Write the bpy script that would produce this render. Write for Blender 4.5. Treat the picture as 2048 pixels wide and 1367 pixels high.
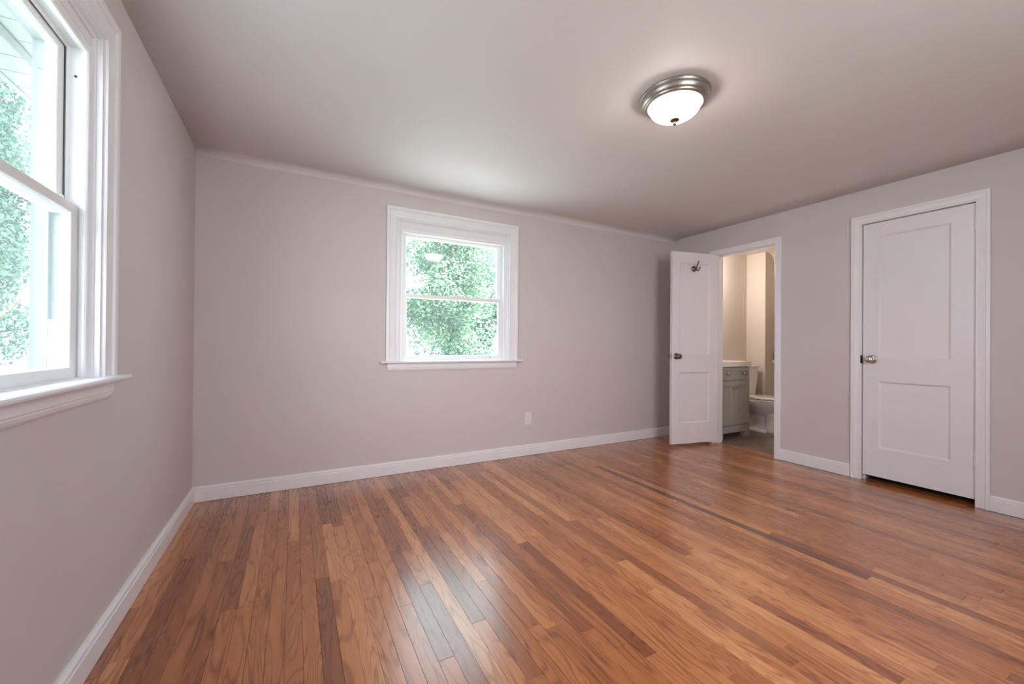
import bpy, bmesh, math, random
from mathutils import Vector, Matrix

random.seed(7)
sc = bpy.context.scene
COL = sc.collection
for o in list(bpy.data.objects):
    bpy.data.objects.remove(o)

# ------------------------------------------------------------------ camera
FPX = 812.5746
cam_d = bpy.data.cameras.new('camera')
cam_d.sensor_fit = 'HORIZONTAL'
cam_d.sensor_width = 36.0
cam_d.lens = FPX / 2048 * 36.0
cam_d.clip_start = 0.02
cam = bpy.data.objects.new('camera', cam_d)
COL.objects.link(cam)
R_ = Vector((0.88129203, -0.47250621, 0.00788888))
U_ = Vector((-0.00883569, 0.00021533, 0.99996094))
F_ = Vector((0.47248945, 0.88132732, 0.00398515))
M = Matrix((R_, U_, -F_)).transposed().to_4x4()
M.translation = Vector((0, 0, 1.07))
cam.matrix_world = M
sc.camera = cam

# room numbers (metres; the camera stands over the origin)
XL, XR, YB, YF = -0.5876, 4.0415, 3.3775, -1.00
HL, HR = 2.351, 2.329
WT = 0.14                      # wall thickness

# ------------------------------------------------------------------ view / world / daylight
sc.view_settings.view_transform = 'Standard'
sc.view_settings.look = 'None'
sc.view_settings.gamma = 1.0
sc.view_settings.use_curve_mapping = False
sc.view_settings.exposure = 0.0
try:
    sc.cycles.max_bounces = 14
    sc.cycles.diffuse_bounces = 8
    sc.cycles.transparent_max_bounces = 16
    sc.cycles.sample_clamp_indirect = 8.0
    sc.cycles.use_denoising = True
    sc.cycles.caustics_reflective = False
    sc.cycles.caustics_refractive = False
except Exception:
    pass

SKY_FRONT = (5.6, 6.6, 7.6)      # sky beyond the two windows in view
SKY_WEST = (7.4, 8.2, 9.8)    # brighter sky off to the left of the house
SKY_SOUTH = (14.2, 14.3, 15.2)   # bright sky on the sunny side, behind the camera

world = bpy.data.worlds.new('World')
sc.world = world
world.use_nodes = True
nt = world.node_tree
nt.nodes.clear()
w_out = nt.nodes.new('ShaderNodeOutputWorld')
w_bg = nt.nodes.new('ShaderNodeBackground')
w_tc = nt.nodes.new('ShaderNodeTexCoord')
def sky_lobe(base, color, direction, lo, hi):
    w_dot = nt.nodes.new('ShaderNodeVectorMath'); w_dot.operation = 'DOT_PRODUCT'
    w_dot.inputs[1].default_value = Vector(direction).normalized()
    w_map = nt.nodes.new('ShaderNodeMapRange'); w_map.interpolation_type = 'SMOOTHSTEP'
    w_map.inputs['From Min'].default_value = lo
    w_map.inputs['From Max'].default_value = hi
    w_mix = nt.nodes.new('ShaderNodeMix'); w_mix.data_type = 'RGBA'
    if isinstance(base, tuple): w_mix.inputs[6].default_value = (*base, 1)
    else: nt.links.new(base, w_mix.inputs[6])
    w_mix.inputs[7].default_value = (*color, 1)
    nt.links.new(w_tc.outputs['Generated'], w_dot.inputs[0])
    nt.links.new(w_dot.outputs['Value'], w_map.inputs['Value'])
    nt.links.new(w_map.outputs['Result'], w_mix.inputs[0])
    return w_mix.outputs[2]
c_ = sky_lobe(SKY_FRONT, SKY_WEST, (-0.88, -0.30, 0.28), 0.35, 0.9)
c_ = sky_lobe(c_, SKY_SOUTH, (-0.25, -0.9, 0.12), 0.55, 0.95)
nt.links.new(c_, w_bg.inputs['Color'])
nt.links.new(w_bg.outputs[0], w_out.inputs['Surface'])

SUN = 88.0
sun_d = bpy.data.lights.new('sun', 'SUN')
sun_d.energy = SUN; sun_d.color = (1.0, 0.97, 0.96); sun_d.angle = math.radians(0.6)
sun_o = bpy.data.objects.new('sun', sun_d)
COL.objects.link(sun_o)
sun_o.rotation_euler = Vector((-1.0, 0.10, -1.45)).to_track_quat('-Z', 'Y').to_euler()   # high sun on the far side of the house

def portal(name, loc, direction, sx, sy):
    """light portal: only guides sampling of the sky through a window opening"""
    d = bpy.data.lights.new(name, 'AREA')
    d.shape = 'RECTANGLE'; d.size = sx; d.size_y = sy
    d.cycles.is_portal = True
    o = bpy.data.objects.new(name, d)
    COL.objects.link(o)
    o.location = loc
    o.rotation_euler = Vector(direction).to_track_quat('-Z', 'Y').to_euler()
portal('daylight_back_window', (1.256, YB + 0.17, 1.46), (0, -1, 0), 1.0, 1.16)
portal('daylight_left_window', (XL - 0.17, 1.371, 1.49), (1, 0, 0), 1.0, 1.16)
portal('daylight_added_opening', (1.225, YF - 0.10, 1.50), (0, 1, 0), 1.25, 1.3)  # unseen opening, added behind the camera to brighten the room

def point_lamp(name, loc, power, color, radius):
    d = bpy.data.lights.new(name, 'POINT')
    d.energy = power; d.color = color; d.shadow_soft_size = radius
    o = bpy.data.objects.new(name, d)
    COL.objects.link(o); o.location = loc
    return o
BATH_LAMP = point_lamp('bathroom_bulb', (4.52, 3.22, 1.98), 25.0, (1.0, 0.91, 0.83), 0.07)

# ------------------------------------------------------------------ materials
def srgb(r, g, b):
    f = lambda c: ((c / 255 + 0.055) / 1.055) ** 2.4 if c > 10 else c / 255 / 12.92
    return (f(r), f(g), f(b))

MATS = {}
def mat(name, color, rough=0.5, metallic=0.0, spec=0.5, noise=0.03, nscale=30.0, bump=0.0, bscale=200.0,
        coat=0.0, emit=None, estr=0.0):
    m = bpy.data.materials.new(name)
    m.use_nodes = True
    nt = m.node_tree
    b = nt.nodes['Principled BSDF']
    b.inputs['Roughness'].default_value = rough
    b.inputs['Metallic'].default_value = metallic
    b.inputs['Specular IOR Level'].default_value = spec
    b.inputs['Coat Weight'].default_value = coat
    tc = nt.nodes.new('ShaderNodeTexCoord')
    n = nt.nodes.new('ShaderNodeTexNoise')
    n.inputs['Scale'].default_value = nscale
    n.inputs['Detail'].default_value = 3
    nt.links.new(tc.outputs['Object'], n.inputs['Vector'])
    ramp = nt.nodes.new('ShaderNodeValToRGB')
    lo = tuple(c * (1 - noise) for c in color); hi = tuple(min(1, c * (1 + noise)) for c in color)
    ramp.color_ramp.elements[0].position = 0.3; ramp.color_ramp.elements[0].color = (*lo, 1)
    ramp.color_ramp.elements[1].position = 0.7; ramp.color_ramp.elements[1].color = (*hi, 1)
    nt.links.new(n.outputs['Fac'], ramp.inputs['Fac'])
    nt.links.new(ramp.outputs['Color'], b.inputs['Base Color'])
    if bump > 0:
        n2 = nt.nodes.new('ShaderNodeTexNoise')
        n2.inputs['Scale'].default_value = bscale
        n2.inputs['Detail'].default_value = 4
        nt.links.new(tc.outputs['Object'], n2.inputs['Vector'])
        bp = nt.nodes.new('ShaderNodeBump')
        bp.inputs['Strength'].default_value = bump
        bp.inputs['Distance'].default_value = 0.002
        nt.links.new(n2.outputs['Fac'], bp.inputs['Height'])
        nt.links.new(bp.outputs['Normal'], b.inputs['Normal'])
    if emit:
        b.inputs['Emission Color'].default_value = (*emit, 1)
        b.inputs['Emission Strength'].default_value = estr
    MATS[name] = m
    return m

mat('wall_paint', (0.60, 0.553, 0.545), 0.62, noise=0.012, nscale=3, bump=0.10, bscale=260, spec=0.35)
mat('bath_paint', (0.62, 0.56, 0.50), 0.6, noise=0.012, nscale=3, bump=0.08, bscale=260, spec=0.35)
mat('ceiling_paint', (0.68, 0.655, 0.665), 0.6, noise=0.012, nscale=2, bump=0.10, bscale=220, spec=0.35)
mat('trim_white', (0.79, 0.785, 0.815), 0.32, noise=0.015, nscale=12, bump=0.05, bscale=90)
mat('door_white', (0.765, 0.75, 0.775), 0.30, noise=0.012, nscale=6, bump=0.08, bscale=60)
mat('vinyl_white', (0.84, 0.85, 0.86), 0.28, noise=0.01, nscale=20)
mat('track_grey', (0.16, 0.185, 0.19), 0.5, noise=0.03, nscale=10)
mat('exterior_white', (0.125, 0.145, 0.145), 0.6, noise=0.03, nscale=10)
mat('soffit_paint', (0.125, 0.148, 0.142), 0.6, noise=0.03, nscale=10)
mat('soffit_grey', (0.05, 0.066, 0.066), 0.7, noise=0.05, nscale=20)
mat('lamp_nickel', (0.40, 0.37, 0.345), 0.36, metallic=1.0, noise=0.05, nscale=60)
mat('nickel', (0.56, 0.52, 0.48), 0.26, metallic=1.0, noise=0.05, nscale=60)
mat('dark_nickel', (0.20, 0.165, 0.135), 0.28, metallic=1.0, noise=0.08, nscale=80)
mat('bronze_dark', (0.05, 0.035, 0.028), 0.4, metallic=0.8, noise=0.1, nscale=80)
mat('chrome', (0.75, 0.75, 0.76), 0.12, metallic=1.0, noise=0.03)
mat('outlet_plastic', (0.74, 0.735, 0.71), 0.35, noise=0.01)
mat('slot_dark', (0.06, 0.055, 0.05), 0.6, noise=0.05)
mat('cabinet_grey', (0.345, 0.345, 0.315), 0.42, noise=0.03, nscale=15)
mat('cabinet_shadow', (0.20, 0.20, 0.185), 0.6, noise=0.03)
mat('porcelain', (0.80, 0.78, 0.76), 0.10, noise=0.01, coat=0.5)
mat('countertop_white', (0.82, 0.80, 0.77), 0.16, noise=0.015)
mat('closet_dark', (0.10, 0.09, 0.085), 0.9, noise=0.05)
mat('bark', (0.10, 0.075, 0.055), 0.9, noise=0.3, nscale=8, bump=0.6, bscale=20)
mat('glass_lamp', (0.9, 0.86, 0.80), 0.35, noise=0.01, emit=(1.0, 0.88, 0.77), estr=36.0)

def tile_material():
    m = bpy.data.materials.new('slate_tile'); m.use_nodes = True
    nt = m.node_tree; b = nt.nodes['Principled BSDF']
    tc = nt.nodes.new('ShaderNodeTexCoord')
    n = nt.nodes.new('ShaderNodeTexNoise'); n.inputs['Scale'].default_value = 5; n.inputs['Detail'].default_value = 8
    n.inputs['Distortion'].default_value = 0.6
    nt.links.new(tc.outputs['Object'], n.inputs['Vector'])
    r = nt.nodes.new('ShaderNodeValToRGB')
    r.color_ramp.elements[0].position = 0.3; r.color_ramp.elements[0].color = (0.115, 0.085, 0.07, 1)
    r.color_ramp.elements[1].position = 0.7; r.color_ramp.elements[1].color = (0.235, 0.17, 0.13, 1)
    nt.links.new(n.outputs['Fac'], r.inputs['Fac'])
    br = nt.nodes.new('ShaderNodeTexBrick')
    br.inputs['Scale'].default_value = 1.0
    br.inputs['Brick Width'].default_value = 0.6; br.inputs['Row Height'].default_value = 0.30
    br.inputs['Mortar Size'].default_value = 0.004
    br.inputs['Mortar'].default_value = (0.10, 0.08, 0.07, 1)
    nt.links.new(tc.outputs['Object'], br.inputs['Vector'])
    nt.links.new(r.outputs['Color'], br.inputs['Color1']); nt.links.new(r.outputs['Color'], br.inputs['Color2'])
    nt.links.new(br.outputs['Color'], b.inputs['Base Color'])
    b.inputs['Roughness'].default_value = 0.38
    MATS['slate_tile'] = m
tile_material()

def glass_material():
    m = bpy.data.materials.new('window_glass'); m.use_nodes = True
    nt = m.node_tree; nt.nodes.clear()
    out = nt.nodes.new('ShaderNodeOutputMaterial')
    tr = nt.nodes.new('ShaderNodeBsdfTransparent'); tr.inputs['Color'].default_value = (0.93, 0.965, 0.955, 1)
    gl = nt.nodes.new('ShaderNodeBsdfGlossy'); gl.inputs['Roughness'].default_value = 0.06
    fr = nt.nodes.new('ShaderNodeFresnel')
    ge = nt.nodes.new('ShaderNodeNewGeometry')
    io = nt.nodes.new('ShaderNodeMapRange')          # same reflectance on both faces of the pane
    io.inputs['To Min'].default_value = 1.40; io.inputs['To Max'].default_value = 1 / 1.40
    nt.links.new(ge.outputs['Backfacing'], io.inputs['Value']); nt.links.new(io.outputs[0], fr.inputs['IOR'])
    n = nt.nodes.new('ShaderNodeTexNoise'); n.inputs['Scale'].default_value = 1.5
    bp = nt.nodes.new('ShaderNodeBump'); bp.inputs['Strength'].default_value = 0.02
    mx = nt.nodes.new('ShaderNodeMixShader')
    nt.links.new(n.outputs['Fac'], bp.inputs['Height'])
    nt.links.new(bp.outputs['Normal'], gl.inputs['Normal'])
    nt.links.new(fr.outputs[0], mx.inputs[0]); nt.links.new(tr.outputs[0], mx.inputs[1]); nt.links.new(gl.outputs[0], mx.inputs[2])
    hz = nt.nodes.new('ShaderNodeBsdfTranslucent'); hz.inputs['Color'].default_value = (0.82, 0.97, 0.93, 1)
    veil_noise = nt.nodes.new('ShaderNodeTexNoise'); veil_noise.inputs['Scale'].default_value = 4.0; veil_noise.inputs['Detail'].default_value = 4
    dr = nt.nodes.new('ShaderNodeMapRange'); dr.inputs['To Min'].default_value = 0.014; dr.inputs['To Max'].default_value = 0.040
    nt.links.new(veil_noise.outputs['Fac'], dr.inputs['Value'])
    m2 = nt.nodes.new('ShaderNodeMixShader')                       # pale veil mixed into the panes, imitates bright haze over the view
    nt.links.new(dr.outputs[0], m2.inputs[0]); nt.links.new(mx.outputs[0], m2.inputs[1]); nt.links.new(hz.outputs[0], m2.inputs[2])
    nt.links.new(m2.outputs[0], out.inputs['Surface'])
    MATS['window_glass'] = m
glass_material()

def leaf_material(name, c1, c2):
    m = bpy.data.materials.new(name); m.use_nodes = True
    nt = m.node_tree; nt.nodes.clear()
    out = nt.nodes.new('ShaderNodeOutputMaterial')
    di = nt.nodes.new('ShaderNodeBsdfDiffuse'); tl = nt.nodes.new('ShaderNodeBsdfTranslucent')
    at = nt.nodes.new('ShaderNodeAttribute'); at.attribute_name = 'leaf_tone'
    mixc = nt.nodes.new('ShaderNodeMix'); mixc.data_type = 'RGBA'
    mixc.inputs[6].default_value = (*c1, 1); mixc.inputs[7].default_value = (*c2, 1)
    nt.links.new(at.outputs['Fac'], mixc.inputs[0])
    nt.links.new(mixc.outputs[2], di.inputs['Color']); nt.links.new(mixc.outputs[2], tl.inputs['Color'])
    mx = nt.nodes.new('ShaderNodeMixShader'); mx.inputs[0].default_value = 0.45
    nt.links.new(di.outputs[0], mx.inputs[1]); nt.links.new(tl.outputs[0], mx.inputs[2])
    nt.links.new(mx.outputs[0], out.inputs['Surface'])
    MATS[name] = m
leaf_material('leaf_light', (0.075, 0.15, 0.095), (0.25, 0.35, 0.225))
leaf_material('leaf_dark', (0.028, 0.065, 0.05), (0.085, 0.145, 0.105))

def grass_material():
    m = mat('grass', (0.275, 0.30, 0.285), 0.9, noise=0.30, nscale=1.5)
grass_material()

def wood_material():
    m = bpy.data.materials.new('oak_boards'); m.use_nodes = True
    nt = m.node_tree; L = nt.links; N = nt.nodes
    b = N['Principled BSDF']
    def math_(op, a=None, bb=None):
        n = N.new('ShaderNodeMath'); n.operation = op
        for i, v in enumerate((a, bb)):
            if v is None: continue
            if isinstance(v, (int, float)): n.inputs[i].default_value = v
            else: L.new(v, n.inputs[i])
        return n.outputs[0]
    at = N.new('ShaderNodeAttribute'); at.attribute_name = 'board'      # r tone, g seed, b figure
    sep = N.new('ShaderNodeSeparateColor'); L.new(at.outputs['Color'], sep.inputs[0])
    tone, seed, fig = sep.outputs[0], sep.outputs[1], sep.outputs[2]
    tc = N.new('ShaderNodeTexCoord')
    sx = N.new('ShaderNodeSeparateXYZ'); L.new(tc.outputs['Object'], sx.inputs[0])
    def vec(kx, ky, ks):
        c = N.new('ShaderNodeCombineXYZ')
        L.new(math_('MULTIPLY', sx.outputs[0], kx), c.inputs[0])
        L.new(math_('MULTIPLY', sx.outputs[1], ky), c.inputs[1])
        L.new(math_('MULTIPLY', seed, ks), c.inputs[2])
        return c.outputs[0]
    def noise(v, scale, detail=2.0, rough=0.5, dist=0.0):
        n = N.new('ShaderNodeTexNoise'); n.inputs['Scale'].default_value = scale
        n.inputs['Detail'].default_value = detail; n.inputs['Roughness'].default_value = rough
        n.inputs['Distortion'].default_value = dist
        L.new(v, n.inputs['Vector']); return n.outputs['Fac']
    # flat sawn figure: contour lines of a stretched noise
    big = noise(vec(1.0, 0.10, 57.0), 13.0, 1.5, 0.45, 0.25)
    k = math_('ADD', math_('MULTIPLY', fig, 20.0), 9.0)
    ring = math_('FRACT', math_('MULTIPLY', big, k))
    tri = math_('MULTIPLY', math_('ABSOLUTE', math_('SUBTRACT', ring, 0.5)), 2.0)
    line = N.new('ShaderNodeMapRange'); line.interpolation_type = 'SMOOTHSTEP'
    line.inputs['From Min'].default_value = 0.52; line.inputs['From Max'].default_value = 1.0
    L.new(tri, line.inputs['Value'])
    pores = noise(vec(1.0, 0.035, 91.0), 330.0, 3.0, 0.65)
    streak = noise(vec(1.0, 0.02, 23.0), 60.0, 3.0, 0.6)
    blot = noise(vec(1.0, 0.5, 3.0), 6.0, 3.0, 0.55)
    ramp = N.new('ShaderNodeValToRGB'); L.new(tone, ramp.inputs['Fac'])
    e = ramp.color_ramp.elements
    e[0].position = 0.0; e[0].color = (*WOOD[0], 1)
    e[1].position = 1.0; e[1].color = (*WOOD[4], 1)
    for p_, c_ in ((0.25, WOOD[1]), (0.5, WOOD[2]), (0.75, WOOD[3])):
        q = e.new(p_); q.color = (*c_, 1)
    dark = N.new('ShaderNodeMix'); dark.data_type = 'RGBA'; dark.blend_type = 'MULTIPLY'
    dark.inputs[7].default_value = (0.46, 0.34, 0.27, 1)
    fac = math_('MULTIPLY', line.outputs[0], math_('ADD', math_('MULTIPLY', pores, 0.85), 0.28))
    L.new(fac, dark.inputs[0]); L.new(ramp.outputs['Color'], dark.inputs[6])
    d2 = N.new('ShaderNodeMix'); d2.data_type = 'RGBA'; d2.blend_type = 'MULTIPLY'
    mr = N.new('ShaderNodeMapRange'); mr.inputs['From Min'].default_value = 0.35; mr.inputs['From Max'].default_value = 0.72
    mr.inputs['To Min'].default_value = 0.0; mr.inputs['To Max'].default_value = 0.55
    L.new(math_('ADD', math_('MULTIPLY', pores, 0.55), math_('MULTIPLY', streak, 0.45)), mr.inputs['Value'])
    L.new(mr.outputs[0], d2.inputs[0]); L.new(dark.outputs[2], d2.inputs[6]); d2.inputs[7].default_value = (0.60, 0.50, 0.42, 1)
    d3 = N.new('ShaderNodeMix'); d3.data_type = 'RGBA'; d3.blend_type = 'MULTIPLY'
    mb = N.new('ShaderNodeMapRange'); mb.inputs['From Min'].default_value = 0.50; mb.inputs['From Max'].default_value = 0.78
    mb.inputs['To Min'].default_value = 0.0; mb.inputs['To Max'].default_value = 0.32
    L.new(blot, mb.inputs['Value']); L.new(mb.outputs[0], d3.inputs[0]); L.new(d2.outputs[2], d3.inputs[6])
    d3.inputs[7].default_value = (0.72, 0.66, 0.62, 1)
    L.new(d3.outputs[2], b.inputs['Base Color'])
    # satin varnish
    rr = N.new('ShaderNodeMapRange'); rr.inputs['To Min'].default_value = 0.20; rr.inputs['To Max'].default_value = 0.34
    L.new(streak, rr.inputs['Value']); L.new(rr.outputs[0], b.inputs['Roughness'])
    b.inputs['Specular IOR Level'].default_value = 0.4
    b.inputs['Coat Weight'].default_value = 0.62; b.inputs['Coat Roughness'].default_value = 0.23; b.inputs['Coat IOR'].default_value = 1.7
    warp = noise(vec(1.0, 0.25, 11.0), 9.0, 2.0)
    hgt = math_('ADD', math_('MULTIPLY', warp, 1.0), math_('MULTIPLY', pores, 0.03))
    bp = N.new('ShaderNodeBump'); bp.inputs['Strength'].default_value = 0.22; bp.inputs['Distance'].default_value = 0.006
    L.new(hgt, bp.inputs['Height']); L.new(bp.outputs['Normal'], b.inputs['Normal']); L.new(bp.outputs['Normal'], b.inputs['Coat Normal'])
    MATS['oak_boards'] = m
WOOD = [(0.125, 0.038, 0.013), (0.28, 0.084, 0.025), (0.425, 0.144, 0.044), (0.54, 0.207, 0.071), (0.65, 0.293, 0.115)]
wood_material()

# ------------------------------------------------------------------ helpers
def obj(name, bm, m, parent=None, smooth=False, bevel=0.0, seg=2, loc=None):
    bmesh.ops.remove_doubles(bm, verts=bm.verts, dist=1e-6)
    bmesh.ops.recalc_face_normals(bm, faces=bm.faces)
    me = bpy.data.meshes.new(name)
    bm.to_mesh(me); bm.free()
    o = bpy.data.objects.new(name, me)
    COL.objects.link(o)
    me.materials.append(MATS[m] if isinstance(m, str) else m)
    if parent is not None:
        o.parent = parent
        o.matrix_parent_inverse = Matrix.Translation(-world_loc(parent))
    if smooth:
        for p in me.polygons: p.use_smooth = True
    if bevel > 0:
        md = o.modifiers.new('bevel', 'BEVEL'); md.width = bevel; md.segments = seg
        md.limit_method = 'ANGLE'; md.angle_limit = math.radians(40)
    return o
def world_loc(o):
    v = Vector(o.location)
    return v                       # only Empties sit away from the origin
def empty(name, loc, label=None, cat=None, group=None, kind=None):
    o = bpy.data.objects.new(name, None)
    o.empty_display_size = 0.1
    COL.objects.link(o); o.location = loc
    tag(o, label, cat, group, kind)
    return o
def tag(o, label=None, cat=None, group=None, kind=None):
    if label: o['label'] = label
    if cat: o['category'] = cat
    if group: o['group'] = group
    if kind: o['kind'] = kind
    return o
def struct(name, bm, m, label=None, cat=None, **kw):
    return tag(obj(name, bm, m, **kw), label, cat, None, 'structure')

IDENT = lambda a, t, z: (a, t, z)
MAP_BACK = lambda a, t, z: (a, YB - t, z)      # t = distance into the room
MAP_LEFT = lambda a, t, z: (XL + t, a, z)
MAP_RIGHT = lambda a, t, z: (XR - t, a, z)

def box(bm, a0, a1, t0, t1, z0, z1, f=IDENT):
    vs = [bm.verts.new(f(a, t, z)) for a in (a0, a1) for t in (t0, t1) for z in (z0, z1)]
    for q in ((0, 1, 3, 2), (4, 6, 7, 5), (0, 4, 5, 1), (2, 3, 7, 6), (0, 2, 6, 4), (1, 5, 7, 3)):
        bm.faces.new([vs[i] for i in q])
def B(*args, f=IDENT):
    bm = bmesh.new(); box(bm, *args, f=f); return bm
def frame(bm, a0, a1, z0, z1, profile, f, u_shape=False):
    """sweeps profile [(w outwards, t)] around the rectangle a0..a1, z0..z1 with mitred corners"""
    rings = []
    for (w, t) in profile:
        zb = z0 if u_shape else z0 - w
        rings.append([bm.verts.new(f(a0 - w, t, zb)), bm.verts.new(f(a0 - w, t, z1 + w)),
                      bm.verts.new(f(a1 + w, t, z1 + w)), bm.verts.new(f(a1 + w, t, zb))])
    n = len(profile)
    for i in range(n):
        p, q = rings[i], rings[(i + 1) % n]
        for k in range(3 if u_shape else 4):
            k2 = (k + 1) % 4
            bm.faces.new([p[k], p[k2], q[k2], q[k]])
    if u_shape:
        bm.faces.new([r[0] for r in rings]); bm.faces.new([r[3] for r in rings][::-1])
def extrude_profile(bm, pts, f0, f1):
    """pts [(t,z)] closed profile; f0/f1 place it at both ends"""
    A = [bm.verts.new(f0(*p)) for p in pts]; Bv = [bm.verts.new(f1(*p)) for p in pts]
    n = len(pts)
    for i in range(n):
        j = (i + 1) % n
        bm.faces.new([A[i], A[j], Bv[j], Bv[i]])
    bm.faces.new(A); bm.faces.new(Bv[::-1])
def lathe(bm, pts, place, seg=40, cap0=True, cap1=True):
    """pts [(radius, height)]; place(x, y, h) -> world"""
    rings = []
    for r, hgt in pts:
        rings.append([bm.verts.new(place(r * math.cos(2 * math.pi * k / seg), r * math.sin(2 * math.pi * k / seg), hgt)) for k in range(seg)])
    for i in range(len(rings) - 1):
        for k in range(seg):
            k2 = (k + 1) % seg
            bm.faces.new([rings[i][k], rings[i][k2], rings[i + 1][k2], rings[i + 1][k]])
    if cap0: bm.faces.new(rings[0])
    if cap1: bm.faces.new(rings[-1][::-1])
def tube(bm, path, radius, seg=10, up=(0, 0, 1)):
    path = [Vector(p) for p in path]
    rings = []
    up = Vector(up)
    for i, p in enumerate(path):
        d = (path[min(i + 1, len(path) - 1)] - path[max(i - 1, 0)]).normalized()
        s = d.cross(up)
        if s.length < 1e-3: s = d.cross(Vector((1, 0, 0)))
        s.normalize(); n = s.cross(d).normalized()
        r = radius[i] if isinstance(radius, (list, tuple)) else radius
        rings.append([bm.verts.new(p + s * r * math.cos(2 * math.pi * k / seg) + n * r * math.sin(2 * math.pi * k / seg)) for k in range(seg)])
    for i in range(len(rings) - 1):
        for k in range(seg):
            k2 = (k + 1) % seg
            bm.faces.new([rings[i][k], rings[i][k2], rings[i + 1][k2], rings[i + 1][k]])
    bm.faces.new(rings[0]); bm.faces.new(rings[-1][::-1])

def wall_with_holes(bm, a0, a1, z0, z1, holes, f, t0=0.0, t1=-WT, ztop=None):
    """slab between t0 and t1 with rectangular openings; ztop(a) may tilt the top edge"""
    As = sorted({a0, a1, *[h[0] for h in holes], *[h[1] for h in holes]})
    Zs = sorted({z0, z1, *[h[2] for h in holes], *[h[3] for h in holes]})
    def solid(i, j):
        if i < 0 or j < 0 or i >= len(As) - 1 or j >= len(Zs) - 1: return False
        ca, cz = (As[i] + As[i + 1]) / 2, (Zs[j] + Zs[j + 1]) / 2
        return not any(h[0] < ca < h[1] and h[2] < cz < h[3] for h in holes)
    cache = {}
    def V(i, j, t):
        k = (i, j, t)
        if k not in cache:
            z = Zs[j]
            if ztop and j == len(Zs) - 1: z = ztop(As[i])
            cache[k] = bm.verts.new(f(As[i], t, z))
        return cache[k]
    for i in range(len(As) - 1):
        for j in range(len(Zs) - 1):
            if not solid(i, j): continue
            for t in (t0, t1):
                bm.faces.new([V(i, j, t), V(i + 1, j, t), V(i + 1, j + 1, t), V(i, j + 1, t)])
            for (di, dj, c) in ((-1, 0, ((i, j), (i, j + 1))), (1, 0, ((i + 1, j), (i + 1, j + 1))),
                                (0, -1, ((i, j), (i + 1, j))), (0, 1, ((i, j + 1), (i + 1, j + 1)))):
                if not solid(i + di, j + dj):
                    (p, q) = c
                    bm.faces.new([V(*p, t0), V(*q, t0), V(*q, t1), V(*p, t1)])

def panel_slab(bm, w, z0, z1, th, panels, f, rec=0.012, bev=0.014):
    """door slab: local a 0..w, t 0 (front) .. -th; panels (a0,a1,z0,z1) recessed on both faces"""
    As = sorted({0, w, *[p[0] for p in panels], *[p[1] for p in panels]})
    Zs = sorted({z0, z1, *[p[2] for p in panels], *[p[3] for p in panels]})
    for t, s in ((0.0, -1), (-th, 1)):
        for i in range(len(As) - 1):
            for j in range(len(Zs) - 1):
                a_0, a_1, zz0, zz1 = As[i], As[i + 1], Zs[j], Zs[j + 1]
                if any(p[0] <= a_0 and a_1 <= p[1] and p[2] <= zz0 and zz1 <= p[3] for p in panels): continue
                bm.faces.new([bm.verts.new(f(*c)) for c in ((a_0, t, zz0), (a_1, t, zz0), (a_1, t, zz1), (a_0, t, zz1))])
        for (pa, pb, pc, pd) in panels:
            o_ = [bm.verts.new(f(*c)) for c in ((pa, t, pc), (pb, t, pc), (pb, t, pd), (pa, t, pd))]
            i_ = [bm.verts.new(f(*c)) for c in ((pa + bev, t + s * rec, pc + bev), (pb - bev, t + s * rec, pc + bev),
                                               (pb - bev, t + s * rec, pd - bev), (pa + bev, t + s * rec, pd - bev))]
            for k in range(4):
                k2 = (k + 1) % 4
                bm.faces.new([o_[k], o_[k2], i_[k2], i_[k]])
            bm.faces.new(i_)
    c = [(0, z0), (w, z0), (w, z1), (0, z1)]
    for k in range(4):
        p, q = c[k], c[(k + 1) % 4]
        bm.faces.new([bm.verts.new(f(*v)) for v in ((p[0], 0, p[1]), (q[0], 0, q[1]), (q[0], -th, q[1]), (p[0], -th, p[1]))])

def ceil_z(x):
    return HL + (HR - HL) * (x - XL) / (XR - XL)

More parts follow.
